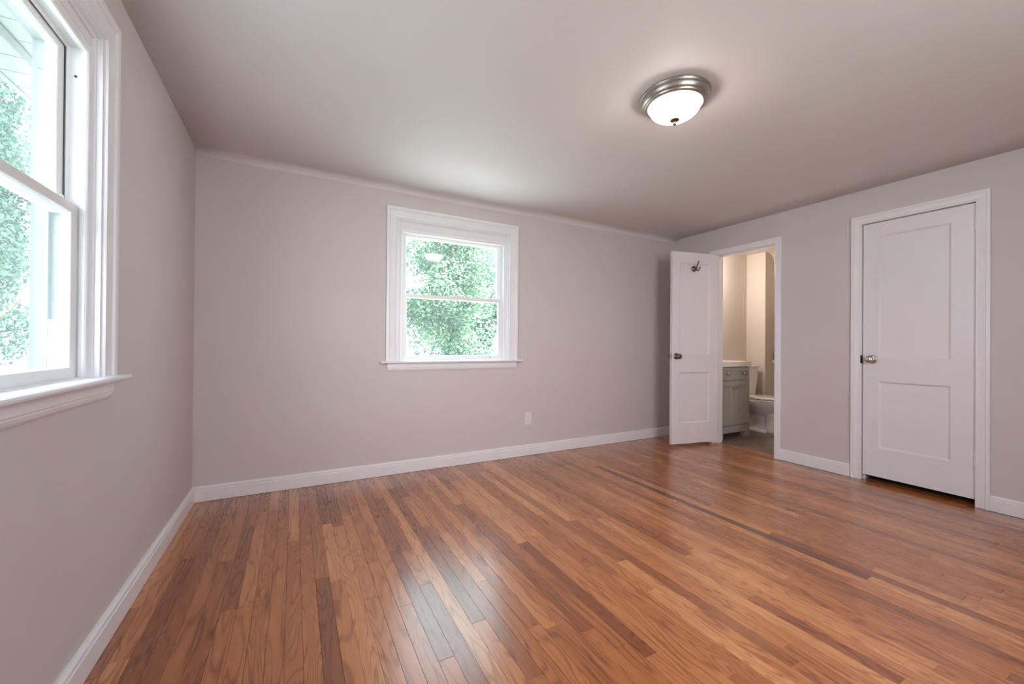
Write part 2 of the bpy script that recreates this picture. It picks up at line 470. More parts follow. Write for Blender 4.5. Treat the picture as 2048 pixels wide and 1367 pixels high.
# ------------------------------------------------------------------ floor of oak strips
def build_floor():
    bm = bmesh.new()
    lay = bm.loops.layers.float_color.new('board')
    rnd = random.Random(23)
    pitch, gap = 0.0572, 0.00025
    x = 2.353 - pitch * 52 - pitch / 2
    rows = []
    while x < 4.105:
        rows.append(x); x += pitch
    def tone():
        r = rnd.random()
        if r < 0.10: return rnd.uniform(0.24, 0.36)
        if r < 0.80: return rnd.uniform(0.44, 0.72)
        return rnd.uniform(0.72, 0.98)
    def plank(x0, x1, y0, y1, tn, fg):
        g = gap * rnd.uniform(0.5, 1.5)
        sd = rnd.random()
        xs = (x0 + g, x0 + g + 0.0005, x1 - g - 0.0005, x1 - g)
        ys = (y0 + g, y0 + g + 0.001, y1 - g - 0.001, y1 - g)
        zt = rnd.uniform(-0.0003, 0.0002)
        V = [[bm.verts.new((xx, yy, zt if (0 < i < 3 and 0 < j < 3) else zt - 0.0007)) for j, yy in enumerate(ys)] for i, xx in enumerate(xs)]
        fs = []
        for i in range(3):
            for j in range(3):
                fs.append(bm.faces.new([V[i][j], V[i + 1][j], V[i + 1][j + 1], V[i][j + 1]]))
        lo = [bm.verts.new((a, b_, -0.012)) for a, b_ in ((xs[0], ys[0]), (xs[3], ys[0]), (xs[3], ys[3]), (xs[0], ys[3]))]
        top = [V[0], [V[i][0] for i in range(4)], V[3], [V[i][3] for i in range(4)]]
        cn = [V[0][0], V[3][0], V[3][3], V[0][3]]
        ed = [[V[i][0] for i in range(4)], V[3], [V[i][3] for i in range(3, -1, -1)], [V[0][j] for j in range(3, -1, -1)]]
        for k in range(4):
            fs.append(bm.faces.new(ed[k] + [lo[(k + 1) % 4], lo[k]]))
        for fc in fs:
            for lp in fc.loops: lp[lay] = (tn, sd, fg, 1.0)
    # boards the photograph shows plainly: (x, y start, y end, tone)
    special = [(2.353, 0.876, 2.80, 0.10), (0.098, 0.95, 2.03, 0.22), (0.155, 1.98, 2.62, 0.20), (0.44, 1.32, 2.12, 0.26),
               (0.50, 2.1, 2.9, 0.34), (0.155, 1.0, 1.98, 0.70), (0.56, 0.7, 2.4, 0.93), (0.27, 1.78, 2.7, 0.78), (1.52, 0.755, 2.0, 0.36),
               (2.01, 1.05, 2.5, 0.88), (1.10, 1.9, 3.0, 0.92), (-0.19, 1.95, 3.0, 0.80), (-0.30, 0.9, 2.4, 0.40), (-0.42, 0.8, 3.3, 0.38)]
    for rx in rows:
        y = -1.05 - rnd.uniform(0, 0.8)
        sp = sorted([s for s in special if rx <= s[0] < rx + pitch], key=lambda s: s[1])
        cuts = []
        while y < 3.40:
            ln = rnd.choice((0.45, 0.7, 0.95, 1.2, 1.6, 2.1)) * rnd.uniform(0.85, 1.2)
            y2 = y + ln; tn = tone()
            if sp and y < sp[0][1] <= y2 + 0.25:
                y2 = sp[0][1]
                if y2 > y + 0.02: cuts.append((y, y2, tn))
                cuts.append((sp[0][1], sp[0][2], sp[0][3])); y = sp[0][2]; sp.pop(0)
                continue
            cuts.append((y, y2, tn)); y = y2
        for (ya, yb, tn) in cuts:
            a, b_ = max(ya, YF - 0.02), min(yb, YB + 0.03)
            if b_ - a > 0.02: plank(rx, rx + pitch, a, b_, tn, rnd.random() ** 1.6)
    return obj('floor', bm, 'oak_boards')
fl = build_floor()
tag(fl, 'varnished red oak strip floor with boards of mixed brown tones', 'floor', None, 'structure')
struct('floor_subfloor', B(XL - WT, XR + 0.06, YF - WT, YB + WT, -0.10, -0.0135), 'closet_dark', 'dark boards beneath the oak strips', 'floor')

# ------------------------------------------------------------------ walls
W2 = dict(c=1.256, z_stool=0.920, z_out=2.180, z_in=2.088, fil=2.016, g=(0.964, 1.448, 1.487, 1.960))
W1 = dict(c=1.371, z_stool=0.946, z_out=2.190, z_in=2.100, fil=2.050, g=(0.988, 1.474, 1.512, 1.992))
HW = 0.515                                           # half width of the window openings
BD = (2.225, 2.862, 2.045)                           # bathroom doorway y0, y1, top
CD = (0.934, 1.557, 2.051)                           # closet doorway

bm = bmesh.new()
wall_with_holes(bm, XL - WT, XR + WT, -0.1, 2.45, [(W2['c'] - HW, W2['c'] + HW, W2['z_stool'] - 0.03, W2['z_in'])], MAP_BACK)
struct('wall_back', bm, 'wall_paint', 'greige painted back wall holding the smaller-looking window', 'wall')
bm = bmesh.new()
wall_with_holes(bm, YF, YB, -0.1, 2.45, [(W1['c'] - HW, W1['c'] + HW, W1['z_stool'] - 0.03, W1['z_in'])], MAP_LEFT)
struct('wall_left', bm, 'wall_paint', 'greige painted left wall holding the near window', 'wall')
bm = bmesh.new()
wall_with_holes(bm, YF, YB, -0.1, 2.45, [(BD[0] - 0.012, BD[1] + 0.012, -0.1, BD[2] + 0.012), (CD[0] - 0.012, CD[1] + 0.012, -0.1, CD[2] + 0.012)], MAP_RIGHT)
struct('wall_right', bm, 'wall_paint', 'greige painted right wall with the two doorways', 'wall')
bm = bmesh.new()
wall_with_holes(bm, XL - WT, XR + WT, -0.1, 2.45, [(0.60, 1.85, 0.85, 2.15)], lambda a, t, z: (a, YF + t, z))  # opening added to let in more light, no window known here
struct('wall_front', bm, 'wall_paint', 'greige painted wall behind the viewer', 'wall')

# ceiling with a small plaster cove over the back wall
def build_ceiling():
    bm = bmesh.new()
    r = 0.075
    ys = [YF - WT, -0.4, 0.2, 0.8, 1.4, 2.0, 2.6, 3.0, YB - r]
    prof = [(y, 0.0) for y in ys]
    for k in range(1, 9):
        a = k / 8 * math.pi / 2
        prof.append((YB - r + r * math.sin(a), -r * 0.62 * (1 - math.cos(a))))
    prof.append((YB + 0.02, prof[-1][1]))
    nx = 12
    xs = [XL - WT + (XR - XL + 2 * WT) * k / nx for k in range(nx + 1)]
    G = [[bm.verts.new((x, y, ceil_z(x) + dz)) for (y, dz) in prof] for x in xs]
    for i in range(nx):
        for j in range(len(prof) - 1):
            bm.faces.new([G[i][j], G[i + 1][j], G[i + 1][j + 1], G[i][j + 1]])
    T = [bm.verts.new((x, y, 2.48)) for x, y in ((xs[0], ys[0]), (xs[-1], ys[0]), (xs[-1], YB + 0.02), (xs[0], YB + 0.02))]
    bm.faces.new(T)
    bm.faces.new([g[0] for g in G] + [T[1], T[0]])
    bm.faces.new([g[-1] for g in G] + [T[2], T[3]])
    bm.faces.new(G[0] + [T[3], T[0]])
    bm.faces.new(G[-1] + [T[2], T[1]])
    o = struct('ceiling', bm, 'ceiling_paint', 'pale grey plaster ceiling meeting the back wall in a soft cove', 'ceiling')
    for p in o.data.polygons:
        if abs(p.normal.z) < 0.999 or p.center.z < 2.45: p.use_smooth = len(p.vertices) == 4 and p.center.z < 2.40
    return o
build_ceiling()

# ------------------------------------------------------------------ baseboards
BASE = [(0, 0.002), (0.019, 0.002), (0.019, 0.076), (0.016, 0.0795), (0.016, 0.083), (0.0175, 0.086), (0.0165, 0.094), (0.008, 0.1005), (0, 0.1015)]
def baseboard(name, f, a0, a1, label):
    bm = bmesh.new()
    extrude_profile(bm, BASE, lambda t, z: f(a0, t, z), lambda t, z: f(a1, t, z))
    return struct(name, bm, 'trim_white', label, 'baseboard')
baseboard('baseboard_back', MAP_BACK, XL, XR, 'white baseboard running along the back wall under the window')
baseboard('baseboard_left', MAP_LEFT, YF, YB - 0.019, 'white baseboard running along the left wall')
baseboard('baseboard_right', MAP_RIGHT, 1.6285, 2.1715, 'white baseboard between the two doorways')
baseboard('baseboard_right', MAP_RIGHT, YF, 0.874, 'white baseboard right of the closed door')
baseboard('baseboard_right', MAP_RIGHT, 2.935, YB - 0.019, 'white baseboard behind the open door')

# ------------------------------------------------------------------ windows
CASING = [(0, 0), (0, 0.012), (0.003, 0.017), (0.012, 0.017), (0.015, 0.012), (0.022, 0.013), (0.062, 0.016), (0.065, 0.022), (0.070, 0.024), (0.089, 0.024), (0.091, 0.020), (0.091, 0)]
def make_window(name, f, P, label, outdir):
    c, zs = P['c'], P['z_stool']
    a0, a1 = c - HW, c + HW
    g = P['g']
    root = empty(name, f(c, 0, zs), label, 'window', None, 'structure')
    bm = bmesh.new(); frame(bm, a0, a1, zs, P['z_in'], CASING, f, True)
    obj('casing', bm, 'trim_white', root)
    # jamb liner and stops
    bm = bmesh.new()
    frame(bm, a0 + 0.010, a1 - 0.010, zs, P['z_in'] - 0.010, [(0, 0.006), (0.0101, 0.006), (0.0101, -WT), (0, -WT)], f, True)
    obj('jamb', bm, 'trim_white', root)
    bm = bmesh.new()
    frame(bm, a0 + 0.018, a1 - 0.018, zs, P['z_in'] - 0.016, [(0, -0.012), (0.003, -0.009), (0.008, -0.009), (0.008, -0.022), (0, -0.022)], f, True)
    obj('stop_moulding', bm, 'trim_white', root)
    # filler board above the sash frame
    obj('header_board', B(a0 + 0.012, a1 - 0.012, -0.06, -0.0195, P['fil'] + 0.0035, P['z_in'] - 0.012, f=f), 'trim_white', root, bevel=0.002)
    # stool and apron
    bm = bmesh.new()
    prof = [(-0.06, zs), (0.046, zs), (0.052, zs - 0.003), (0.054, zs - 0.009), (0.052, zs - 0.015), (0.046, zs - 0.018), (-0.06, zs - 0.018)]
    # tongue inside the opening and horned nose outside it
    pr_in = [p for p in ((-0.06, zs), (0.0, zs), (0.0, zs - 0.018), (-0.06, zs - 0.018))]
    extrude_profile(bm, pr_in, lambda t, z: f(a0, t, z), lambda t, z: f(a1, t, z))
    pr_out = [(0.0005, zs), (0.046, zs), (0.052, zs - 0.003), (0.054, zs - 0.009), (0.052, zs - 0.015), (0.046, zs - 0.018), (0.0005, zs - 0.018)]
    hw = HW + 0.091 + 0.040
    extrude_profile(bm, pr_out, lambda t, z: f(c - hw, t, z), lambda t, z: f(c + hw, t, z))
    obj('stool', bm, 'trim_white', root)
    bm = bmesh.new()
    za = zs - 0.018
    pr = [(0, za), (0.019, za), (0.019, za - 0.036), (0.016, za - 0.039), (0.016, za - 0.044), (0.012, za - 0.055), (0.007, za - 0.062), (0, za - 0.062)]
    ha = HW + 0.078
    extrude_profile(bm, pr, lambda t, z: f(c - ha, t, z), lambda t, z: f(c + ha, t, z))
    obj('apron', bm, 'trim_white', root)
    # vinyl master frame: front lip, lower sash track, parting ridge, upper sash track
    hi = 0.470
    fz0, fz1 = zs, P['fil'] - 0.030
    bm = bmesh.new()
    lip = [(0, -0.022), (0.004, -0.018), (0.016, -0.018), (0.020, -0.022), (0.034, -0.022), (0.034, -0.070), (-0.002, -0.070), (-0.002, -0.068), (0.012, -0.066), (0.012, -0.038), (0, -0.036)]
    frame(bm, c - hi, c + hi, fz0, fz1, lip, f, True)
    box(bm, c - hi - 0.034, c + hi + 0.034, -0.136, -0.02, zs - 0.012, zs + 0.004, f)
    obj('vinyl_frame', bm, 'vinyl_white', root)
    bm = bmesh.new()
    frame(bm, c - hi, c + hi, fz0, fz1, [(-0.002, -0.0705), (0.034, -0.0705), (0.034, -0.136), (-0.002, -0.136), (-0.002, -0.106), (0.012, -0.104), (0.012, -0.075), (-0.002, -0.073)], f, True)
    obj('outer_track', bm, 'track_grey', root)
    # exterior trim
    bm = bmesh.new()
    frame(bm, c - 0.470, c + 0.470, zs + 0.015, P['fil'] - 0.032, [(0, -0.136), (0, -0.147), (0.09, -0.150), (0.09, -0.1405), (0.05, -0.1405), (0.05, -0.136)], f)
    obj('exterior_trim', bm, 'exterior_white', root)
    def sash(nm, gl0, gl1, top, bot, tf, tb, side=0.046):
        tg = tf - 0.0185
        gh = 0.423
        b = bmesh.new()
        As = (c - gh - side, c - gh, c + gh, c + gh + side)
        # frame with sloped glazing bead
        rings = []
        def ring(w, t):                         # w: 0 at glass edge .. 1 at outer edge
            return [b.verts.new(f(c - gh - side * w, t, gl0 - (gl0 - bot) * w)), b.verts.new(f(c - gh - side * w, t, gl1 + (top - gl1) * w)),
                    b.verts.new(f(c + gh + side * w, t, gl1 + (top - gl1) * w)), b.verts.new(f(c + gh + side * w, t, gl0 - (gl0 - bot) * w))]
        pr_ = [(0, tg), (0.04, tg + 0.008), (0.12, tf - 0.002), (0.17, tf), (1, tf), (1, tb), (0.28, tb), (0.10, tb + 0.001), (0.04, tg - 0.004)]
        rs = [ring(*q) for q in pr_]
        for i in range(len(rs)):
            p, q = rs[i], rs[(i + 1) % len(rs)]
            for k in range(4):
                k2 = (k + 1) % 4
                b.faces.new([p[k], p[k2], q[k2], q[k]])
        so = obj(nm, b, 'vinyl_white', root)
        gb = B(c - gh - 0.004, c + gh + 0.004, tg - 0.0015, tg + 0.0015, gl0 - 0.004, gl1 + 0.004, f=f)
        go = obj('glass_pane', gb, 'window_glass', so)
        return so
    low = sash('lower_sash', g[0], g[1], g[2] - 0.006, zs + 0.004, -0.040, -0.066)
    up = sash('upper_sash', g[2] + 0.0, g[3], fz1 + 0.008, g[1] + 0.004, -0.075, -0.102)
    # sash lock, tilt latches, lift lip
    b = bmesh.new()
    box(b, c - 0.03, c + 0.03, -0.062, -0.044, g[2] - 0.006, g[2] + 0.003, f)
    box(b, c - 0.006, c + 0.028, -0.060, -0.040, g[2] + 0.003, g[2] + 0.010, f)
    obj('sash_lock', b, 'vinyl_white', low, bevel=0.002)
    for s in (-1, 1):
        b = bmesh.new()
        box(b, c + s * 0.395, c + s * 0.455, -0.060, -0.046, g[2] - 0.006, g[2] - 0.001, f)
        obj('tilt_latch', b, 'vinyl_white', low, bevel=0.001)
    # balance covers in the side tracks
    for s in (-1, 1):
        b = bmesh.new()
        box(b, c + s * 0.4815, c + s * 0.462, -0.103, -0.076, zs + 0.004, zs + 0.19, f)
        obj('track_cover', b, 'vinyl_white', root, bevel=0.002)
    return root
win_back = make_window('window_1', MAP_BACK, W2, 'white double-hung window in the back wall with pale green foliage outside', 1)
win_left = make_window('window_2', MAP_LEFT, W1, 'white double-hung window cut by the left edge of the photo', 1)
# small details only one of them shows
def win_left_details():
    c = W1['c']; g = W1['g']
    b = bmesh.new()
    tube(b, [MAP_LEFT(c + 0.395, -0.056, g[2] + 0.002), MAP_LEFT(c + 0.42, -0.060, g[2] + 0.012), MAP_LEFT(c + 0.450, -0.070, g[2] + 0.016), MAP_LEFT(c + 0.455, -0.072, g[2] + 0.015)], [0.003, 0.004, 0.006, 0.005], 8)
    obj('latch_lever', b, 'vinyl_white', win_left)
    b = bmesh.new()
    lathe(b, [(0.0001, 0.0), (0.004, 0.0), (0.004, 0.0012), (0.0001, 0.0012)], lambda x, y, h: MAP_LEFT(c + 0.4815 - h, -0.052 + x, 1.935 + y), 12, False, False)
    obj('track_hole', b, 'slot_dark', win_left)
win_left_details()
def win_back_details():
    b = bmesh.new()
    lathe(b, [(0.0001, 0.0), (0.0045, 0.0), (0.0045, 0.0015), (0.0001, 0.0015)], lambda x, y, h: MAP_BACK(1.60 + x, -0.0395 + h, 0.944 + y), 12, False, False)
    obj('screw_hole', b, 'slot_dark', win_back)
win_back_details()

# ------------------------------------------------------------------ doorway trims
def door_trim(name, d, w, prof, label):
    y0, y1, zt = d
    bm = bmesh.new(); frame(bm, y0, y1, 0.001, zt, prof, MAP_RIGHT, True)
    root = empty(name, MAP_RIGHT((y0 + y1) / 2, 0, 0), label, 'door frame', None, 'structure')
    obj('casing', bm, 'trim_white', root)
    bm = bmesh.new(); frame(bm, y0, y1, 0.001, zt, [(0, 0.0), (0.0119, 0.0), (0.0119, -WT), (0, -WT)], MAP_RIGHT, True)
    obj('jamb', bm, 'trim_white', root)
    return root
flat = [(0, 0), (0, 0.018), (0.002, 0.020), (0.050, 0.020), (0.053, 0.018), (0.053, 0)]
bead = [(0, 0), (0, 0.012), (0.003, 0.015), (0.012, 0.015), (0.015, 0.012), (0.046, 0.016), (0.049, 0.021), (0.066, 0.021), (0.0675, 0.018), (0.0675, 0)]
tr_bath = door_trim('trim_1', BD, 0.053, flat, 'narrow white casing around the bathroom doorway')
tr_clos = door_trim('trim_2', CD, 0.0675, bead, 'white casing around the closed closet door')
# stops the closed door shuts against, and the casing on the bathroom side
bm = bmesh.new(); frame(bm, CD[0] + 0.010, CD[1] - 0.010, 0.001, CD[2] - 0.010, [(0, -0.045), (0.0099, -0.045), (0.0099, -0.075), (0, -0.075)], MAP_RIGHT, True)
obj('door_stop', bm, 'trim_white', tr_clos)
bm = bmesh.new(); frame(bm, BD[0] + 0.010, BD[1] - 0.010, 0.001, BD[2] - 0.010, [(0, -0.050), (0.0099, -0.050), (0.0099, -0.085), (0, -0.085)], MAP_RIGHT, True)
obj('door_stop', bm, 'trim_white', tr_bath)
obj('strike_plate', B(CD[1] - 0.002, CD[1] + 0.004, -0.004, 0.0165, 0.935, 0.998, f=MAP_RIGHT), 'bronze_dark', tr_clos, bevel=0.001)

# ------------------------------------------------------------------ doors
def knob(parent, place, m='nickel'):
    """place(x, y, h): h along the axis away from the door face"""
    b = bmesh.new()
    lathe(b, [(0.0335, 0.0), (0.0335, 0.003), (0.030, 0.006), (0.020, 0.008), (0.013, 0.011), (0.0115, 0.017), (0.0115, 0.027), (0.016, 0.031), (0.0235, 0.036),
              (0.0275, 0.043), (0.0285, 0.049), (0.0265, 0.056), (0.020, 0.0615), (0.010, 0.0640), (0.0005, 0.0645)], place, 32, True, False)
    return obj('knob', b, m, parent, smooth=True)
PANELS = lambda w: [(0.10, w - 0.108, 0.277, 0.797), (0.10, w - 0.108, 0.975, 1.942)]

# closed closet door: hinges on the right (small y), knob on the left
def closet_door():
    y0, y1 = CD[0] + 0.004, CD[1] - 0.006
    w = y1 - y0
    root = empty('door_1', MAP_RIGHT((y0 + y1) / 2, 0, 0.045), 'closed white two-panel closet door with an oval-looking nickel knob', 'door', None, 'structure')
    f = lambda a, t, z: MAP_RIGHT(y1 - a, t - 0.004, z)
    bm = bmesh.new()
    panel_slab(bm, w, 0.047, CD[2] - 0.006, 0.035, [(0.098, 0.497, 0.272, 0.797), (0.098, 0.497, 0.975, 1.942)], f)
    obj('slab', bm, 'door_white', root)
    knob(root, lambda x, y, h: MAP_RIGHT(1.494 + x, h - 0.004, 0.968 + y), 'nickel')
    for z0, z1 in ((1.852, 1.950), (0.266, 0.360)):
        b = bmesh.new()
        lathe(b, [(0.0001, z0 - 0.004), (0.004, z0 - 0.003), (0.0062, z0), (0.0062, z0 + 0.019), (0.0055, z0 + 0.0195), (0.0055, z0 + 0.0205), (0.0062, z0 + 0.021),
                  (0.0062, z0 + 0.058), (0.0055, z0 + 0.0585), (0.0055, z0 + 0.0595), (0.0062, z0 + 0.060), (0.0062, z1), (0.004, z1 + 0.003), (0.0001, z1 + 0.004)],
              lambda x, y, h: MAP_RIGHT(CD[0] + 0.002 + x, 0.004 + y, h), 16, False, False)
        box(b, y0 + 0.001, y0 + 0.020, -0.0045, -0.002, z0, z1, MAP_RIGHT)
        obj('hinge', b, 'trim_white', root)
    return root
closet_door()

# bathroom door, swung open into the bedroom
def bath_door():
    A = Vector((4.062, 2.8345, 0)); Fp = Vector((3.481, 2.9505, 0))
    d = (Fp - A); w = d.length; d.normalize()
    n = Vector((-d.y, d.x, 0))
    if n.y > 0: n = -n                                    # front face looks towards -y
    A = A + d * 0.0
    f = lambda a, t, z: tuple(A + d * a + n * t + Vector((0, 0, z)))
    root = empty('door_2', f(0, -0.017, 0.03), 'white two-panel bathroom door standing open with a robe hook', 'door', None, 'structure')
    bm = bmesh.new()
    panel_slab(bm, w, 0.030, 2.052, 0.035, [(0.112, w - 0.092, 0.247, 0.781), (0.112, w - 0.092, 0.967, 1.939)], f)
    obj('slab', bm, 'door_white', root)
    knob(root, lambda x, y, h: f(w - 0.052 + x, h, 0.951 + y), 'dark_nickel')
    knob(root, lambda x, y, h: f(w - 0.052 + x, -0.035 - h, 0.951 + y), 'dark_nickel')
    b = bmesh.new()
    lathe_f = lambda y, z: f(w + 0.001, y, z)
    box(b, w - 0.001, w + 0.0015, -0.030, -0.005, 0.922, 0.980, f)
    box(b, w, w + 0.012, -0.023, -0.011, 0.943, 0.960, f)
    obj('latch', b, 'chrome', root, bevel=0.001)
    # robe hook: round rosette, tall upper prong and short curled lower prong
    ha = w - 0.274
    b = bmesh.new()
    lathe(b, [(0.030, 0), (0.030, 0.004), (0.026, 0.008), (0.012, 0.011), (0.009, 0.020), (0.009, 0.034), (0.0005, 0.036)], lambda x, y, h: f(ha + x, h - 0.006, 1.883 + y), 28, True, False)
    obj('hook_rosette', b, 'dark_nickel', root, smooth=True)
    b = bmesh.new()
    path = []
    for (t, z) in ((0.078, 1.952), (0.070, 1.935), (0.056, 1.912), (0.046, 1.890), (0.042, 1.872), (0.047, 1.858), (0.062, 1.852), (0.078, 1.858), (0.090, 1.874), (0.096, 1.890)):
        path.append(f(ha, t - 0.010, z))
    tube(b, path, [0.0065, 0.006, 0.0058, 0.0062, 0.0068, 0.0066, 0.006, 0.0055, 0.0055, 0.0066], 10)
    tube(b, [f(ha, 0.024, 1.883), f(ha, 0.038, 1.883)], 0.0075, 10)
    obj('hook', b, 'dark_nickel', root, smooth=True)
    for z0 in (0.24, 1.78):
        b = bmesh.new()
        lathe(b, [(0.0001, z0 - 0.004), (0.0062, z0), (0.0062, z0 + 0.09), (0.0001, z0 + 0.094)], lambda x, y, h: f(0.0 + x, -0.041 + y, h), 14, False, False)
        obj('hinge', b, 'trim_white', root)
    return root
bath_door()

# ------------------------------------------------------------------ wall outlet
def outlet():
    c, z = 1.990, 0.352
    root = empty('wall_outlet', MAP_BACK(c, 0, z), 'white duplex power outlet low on the back wall', 'outlet')
    obj('cover_plate', B(c - 0.037, c + 0.037, 0.0003, 0.006, z - 0.059, z + 0.059, f=MAP_BACK), 'outlet_plastic', root, bevel=0.0025)
    for dz in (0.0195, -0.0195):
        b = bmesh.new()
        lathe(b, [(0.0165, 0.006), (0.0165, 0.0075), (0.0155, 0.008)], lambda x, y, h: MAP_BACK(c + x, h, z + dz + y * 0.86), 24)
        r = obj('receptacle', b, 'outlet_plastic', root)
        for dx, hh in ((-0.0065, 0.0045), (0.0065, 0.0035)):
            obj('slot', B(c + dx - 0.0012, c + dx + 0.0012, 0.0076, 0.0083, z + dz + 0.002 - hh, z + dz + 0.002 + hh, f=MAP_BACK), 'slot_dark', r)
        b = bmesh.new()
        lathe(b, [(0.0022, 0.0076), (0.0022, 0.0083)], lambda x, y, h: MAP_BACK(c + x, h, z + dz - 0.009 + y), 10)
        obj('ground_hole', b, 'slot_dark', r)
    b = bmesh.new()
    lathe(b, [(0.003, 0.006), (0.003, 0.0072), (0.0015, 0.0078)], lambda x, y, h: MAP_BACK(c + x, h, z + y), 12)
    obj('screw', b, 'nickel', root)
outlet()

# ------------------------------------------------------------------ ceiling lamp
def ceiling_lamp():
    cx, cy = 1.703, 1.437
    zc = ceil_z(cx)
    root = empty('ceiling_lamp', (cx, cy, zc), 'round flush ceiling lamp with nickel rim and lit frosted glass bowl', 'ceiling lamp')
    pl = lambda x, y, h: (cx + x, cy + y, zc - h)
    b = bmesh.new()
    lathe(b, [(0.150, 0.0), (0.166, 0.001), (0.1685, 0.004), (0.168, 0.008), (0.163, 0.011), (0.162, 0.014), (0.164, 0.018), (0.1635, 0.026), (0.160, 0.035), (0.154, 0.043),
              (0.149, 0.046), (0.149, 0.049), (0.144, 0.053), (0.138, 0.056), (0.1285, 0.057), (0.1265, 0.050), (0.1265, 0.02)], pl, 72, False, False)
    obj('rim', b, 'lamp_nickel', root, smooth=True)
    b = bmesh.new()
    pts = []
    for k in range(17):
        a = k / 16 * math.pi / 2
        pts.append((0.1260 * math.cos(a) ** 0.85 + 0.0006, 0.046 + 0.074 * math.sin(a)))
    lathe(b, pts, pl, 64, False, True)
    obj('glass_bowl', b, 'glass_lamp', root, smooth=True)
    b = bmesh.new()
    lathe(b, [(0.018, 0.118), (0.0235, 0.1225), (0.0235, 0.1250), (0.017, 0.1285), (0.0075, 0.131), (0.0055, 0.1345), (0.0080, 0.138), (0.0092, 0.1425), (0.0075, 0.147), (0.0035, 0.150), (0.0004, 0.1505)], pl, 28, True, False)
    obj('finial', b, 'dark_nickel', root, smooth=True)
ceiling_lamp()

# ------------------------------------------------------------------ bathroom beyond the open door
BX0, BX1, BYB, BYF, BZ = XR + WT, 6.10, 3.40, 1.90, 2.30
struct('floor_bathroom', B(4.104, BX1 + 0.1, BYF - 0.1, BYB + 0.1, -0.10, -0.001), 'slate_tile', 'brown-grey tiled bathroom floor beyond the open doorway', 'floor')
struct('wall_bathroom_back', B(BX0, 5.48, BYB, BYB + 0.1, -0.1, 2.45), 'bath_paint', 'warm lit bathroom wall behind the vanity', 'wall')
bm = bmesh.new()
box(bm, 5.48, BX1 + 0.1, 3.148, BYB + 0.1, -0.1, 2.45)
struct('wall_bathroom_chase', bm, 'bath_paint', 'boxed-out bathroom wall corner right of the toilet tank', 'wall')
struct('wall_bathroom_right', B(BX1, BX1 + 0.1, BYF - 0.1, 3.148, -0.1, 2.45), 'bath_paint', 'far bathroom wall hidden behind the door frame', 'wall')
struct('wall_bathroom_front', B(BX0, BX1, BYF - 0.1, BYF, -0.1, 2.45), 'bath_paint', 'bathroom wall nearest the closet', 'wall')
bm = bmesh.new()
pr = [(BX0 - 0.001, 2.308), (5.50, 2.308)]
for k in range(1, 13):
    a = k / 12 * math.pi / 2
    pr.append((5.50 + 0.235 * math.sin(a), 2.308 - 0.42 * (1 - math.cos(a))))
pr += [(5.735, 1.55), (BX1, 1.55), (BX1, 2.46), (BX0 - 0.001, 2.46)]
extrude_profile(bm, pr, lambda x, z: (x, BYF, z), lambda x, z: (x, BYB, z))
struct('ceiling_bathroom', bm, 'bath_paint', 'bathroom ceiling curving down towards the far side', 'ceiling')

def vanity():
    x0, x1, yf, yb = 4.222, 4.798, 2.931, 3.396
    root = empty('bathroom_vanity', ((x0 + x1) / 2, (yf + yb) / 2, 0), 'small grey bathroom vanity with white top beside the toilet', 'vanity')
    G = 'cabinet_grey'
    bm = bmesh.new()
    box(bm, x0, x1, yf + 0.020, yb, 0.062, 0.822)
    obj('cabinet_body', bm, G, root, bevel=0.001)
    # skirt and feet
    bm = bmesh.new(); box(bm, x0, x1, yf + 0.004, yf + 0.020, 0.062, 0.140)
    obj('skirt', bm, G, root, bevel=0.001)
    for xa, xb in ((x0, x0 + 0.085), (x1 - 0.085, x1)):
        obj('foot', B(xa, xb, yf + 0.004, yf + 0.060, 0.0, 0.0625), G, root, bevel=0.001)
    for xa, xb in ((x0, x0 + 0.06), (x1 - 0.06, x1)):
        obj('foot', B(xa, xb, yb - 0.06, yb, 0.0, 0.0625), G, root, bevel=0.001)
    f = lambda a, t, z: (x0 + a, yf - t, z)
    def shaker(nm, a0, a1, z0, z1, rail):
        b = bmesh.new()
        panel_slab(b, a1 - a0, z0, z1, 0.018, [(rail, a1 - a0 - rail, z0 + rail, z1 - rail)], lambda a, t, z: f(a0 + a, t, z), rec=0.007, bev=0.004)
        return obj(nm, b, G, root)
    def pull(par, a, z):
        b = bmesh.new()
        lathe(b, [(0.006, 0.0), (0.005, 0.008), (0.007, 0.014), (0.0145, 0.019), (0.0155, 0.024), (0.012, 0.029), (0.0005, 0.031)], lambda x, y, h: f(a + x, h, z + y), 20, True, False)
        obj('knob', b, 'nickel', par, smooth=True)
    wv = x1 - x0
    dr = shaker('drawer', 0.012, wv - 0.012, 0.668, 0.812, 0.040)
    pull(dr, 0.14, 0.742); pull(dr, wv - 0.14, 0.742)
    mid = wv / 2
    for a0, a1, ap in ((0.012, mid - 0.0015, mid - 0.034), (mid + 0.0015, wv - 0.012, mid + 0.034)):
        dd = shaker('door', a0, a1, 0.150, 0.660, 0.055)
        pull(dd, ap, 0.585)
    # countertop with raised basin rim
    bm = bmesh.new()
    box(bm, x0 - 0.01, x1 + 0.008, yf - 0.010, yb, 0.8225, 0.882)
    obj('countertop', bm, 'countertop_white', root, bevel=0.004)
    b = bmesh.new(); box(b, x0 - 0.008, x1 + 0.006, yb - 0.018, yb, 0.882, 0.892)
    obj('backsplash', b, 'countertop_white', root, bevel=0.003)
    xm = (x0 + x1) / 2 - 0.02
    b = bmesh.new()
    lathe(b, [(0.022, 0.882), (0.022, 0.889), (0.013, 0.893), (0.012, 0.960), (0.010, 0.966)], lambda x, y, h: (xm + x, yb - 0.085 + y, h), 20)
    tube(b, [(xm, yb - 0.085, 0.950), (xm, yb - 0.120, 0.972), (xm, yb - 0.170, 0.972), (xm, yb - 0.185, 0.955)], 0.009, 10)
    obj('faucet', b, 'chrome', root, smooth=True)
vanity()

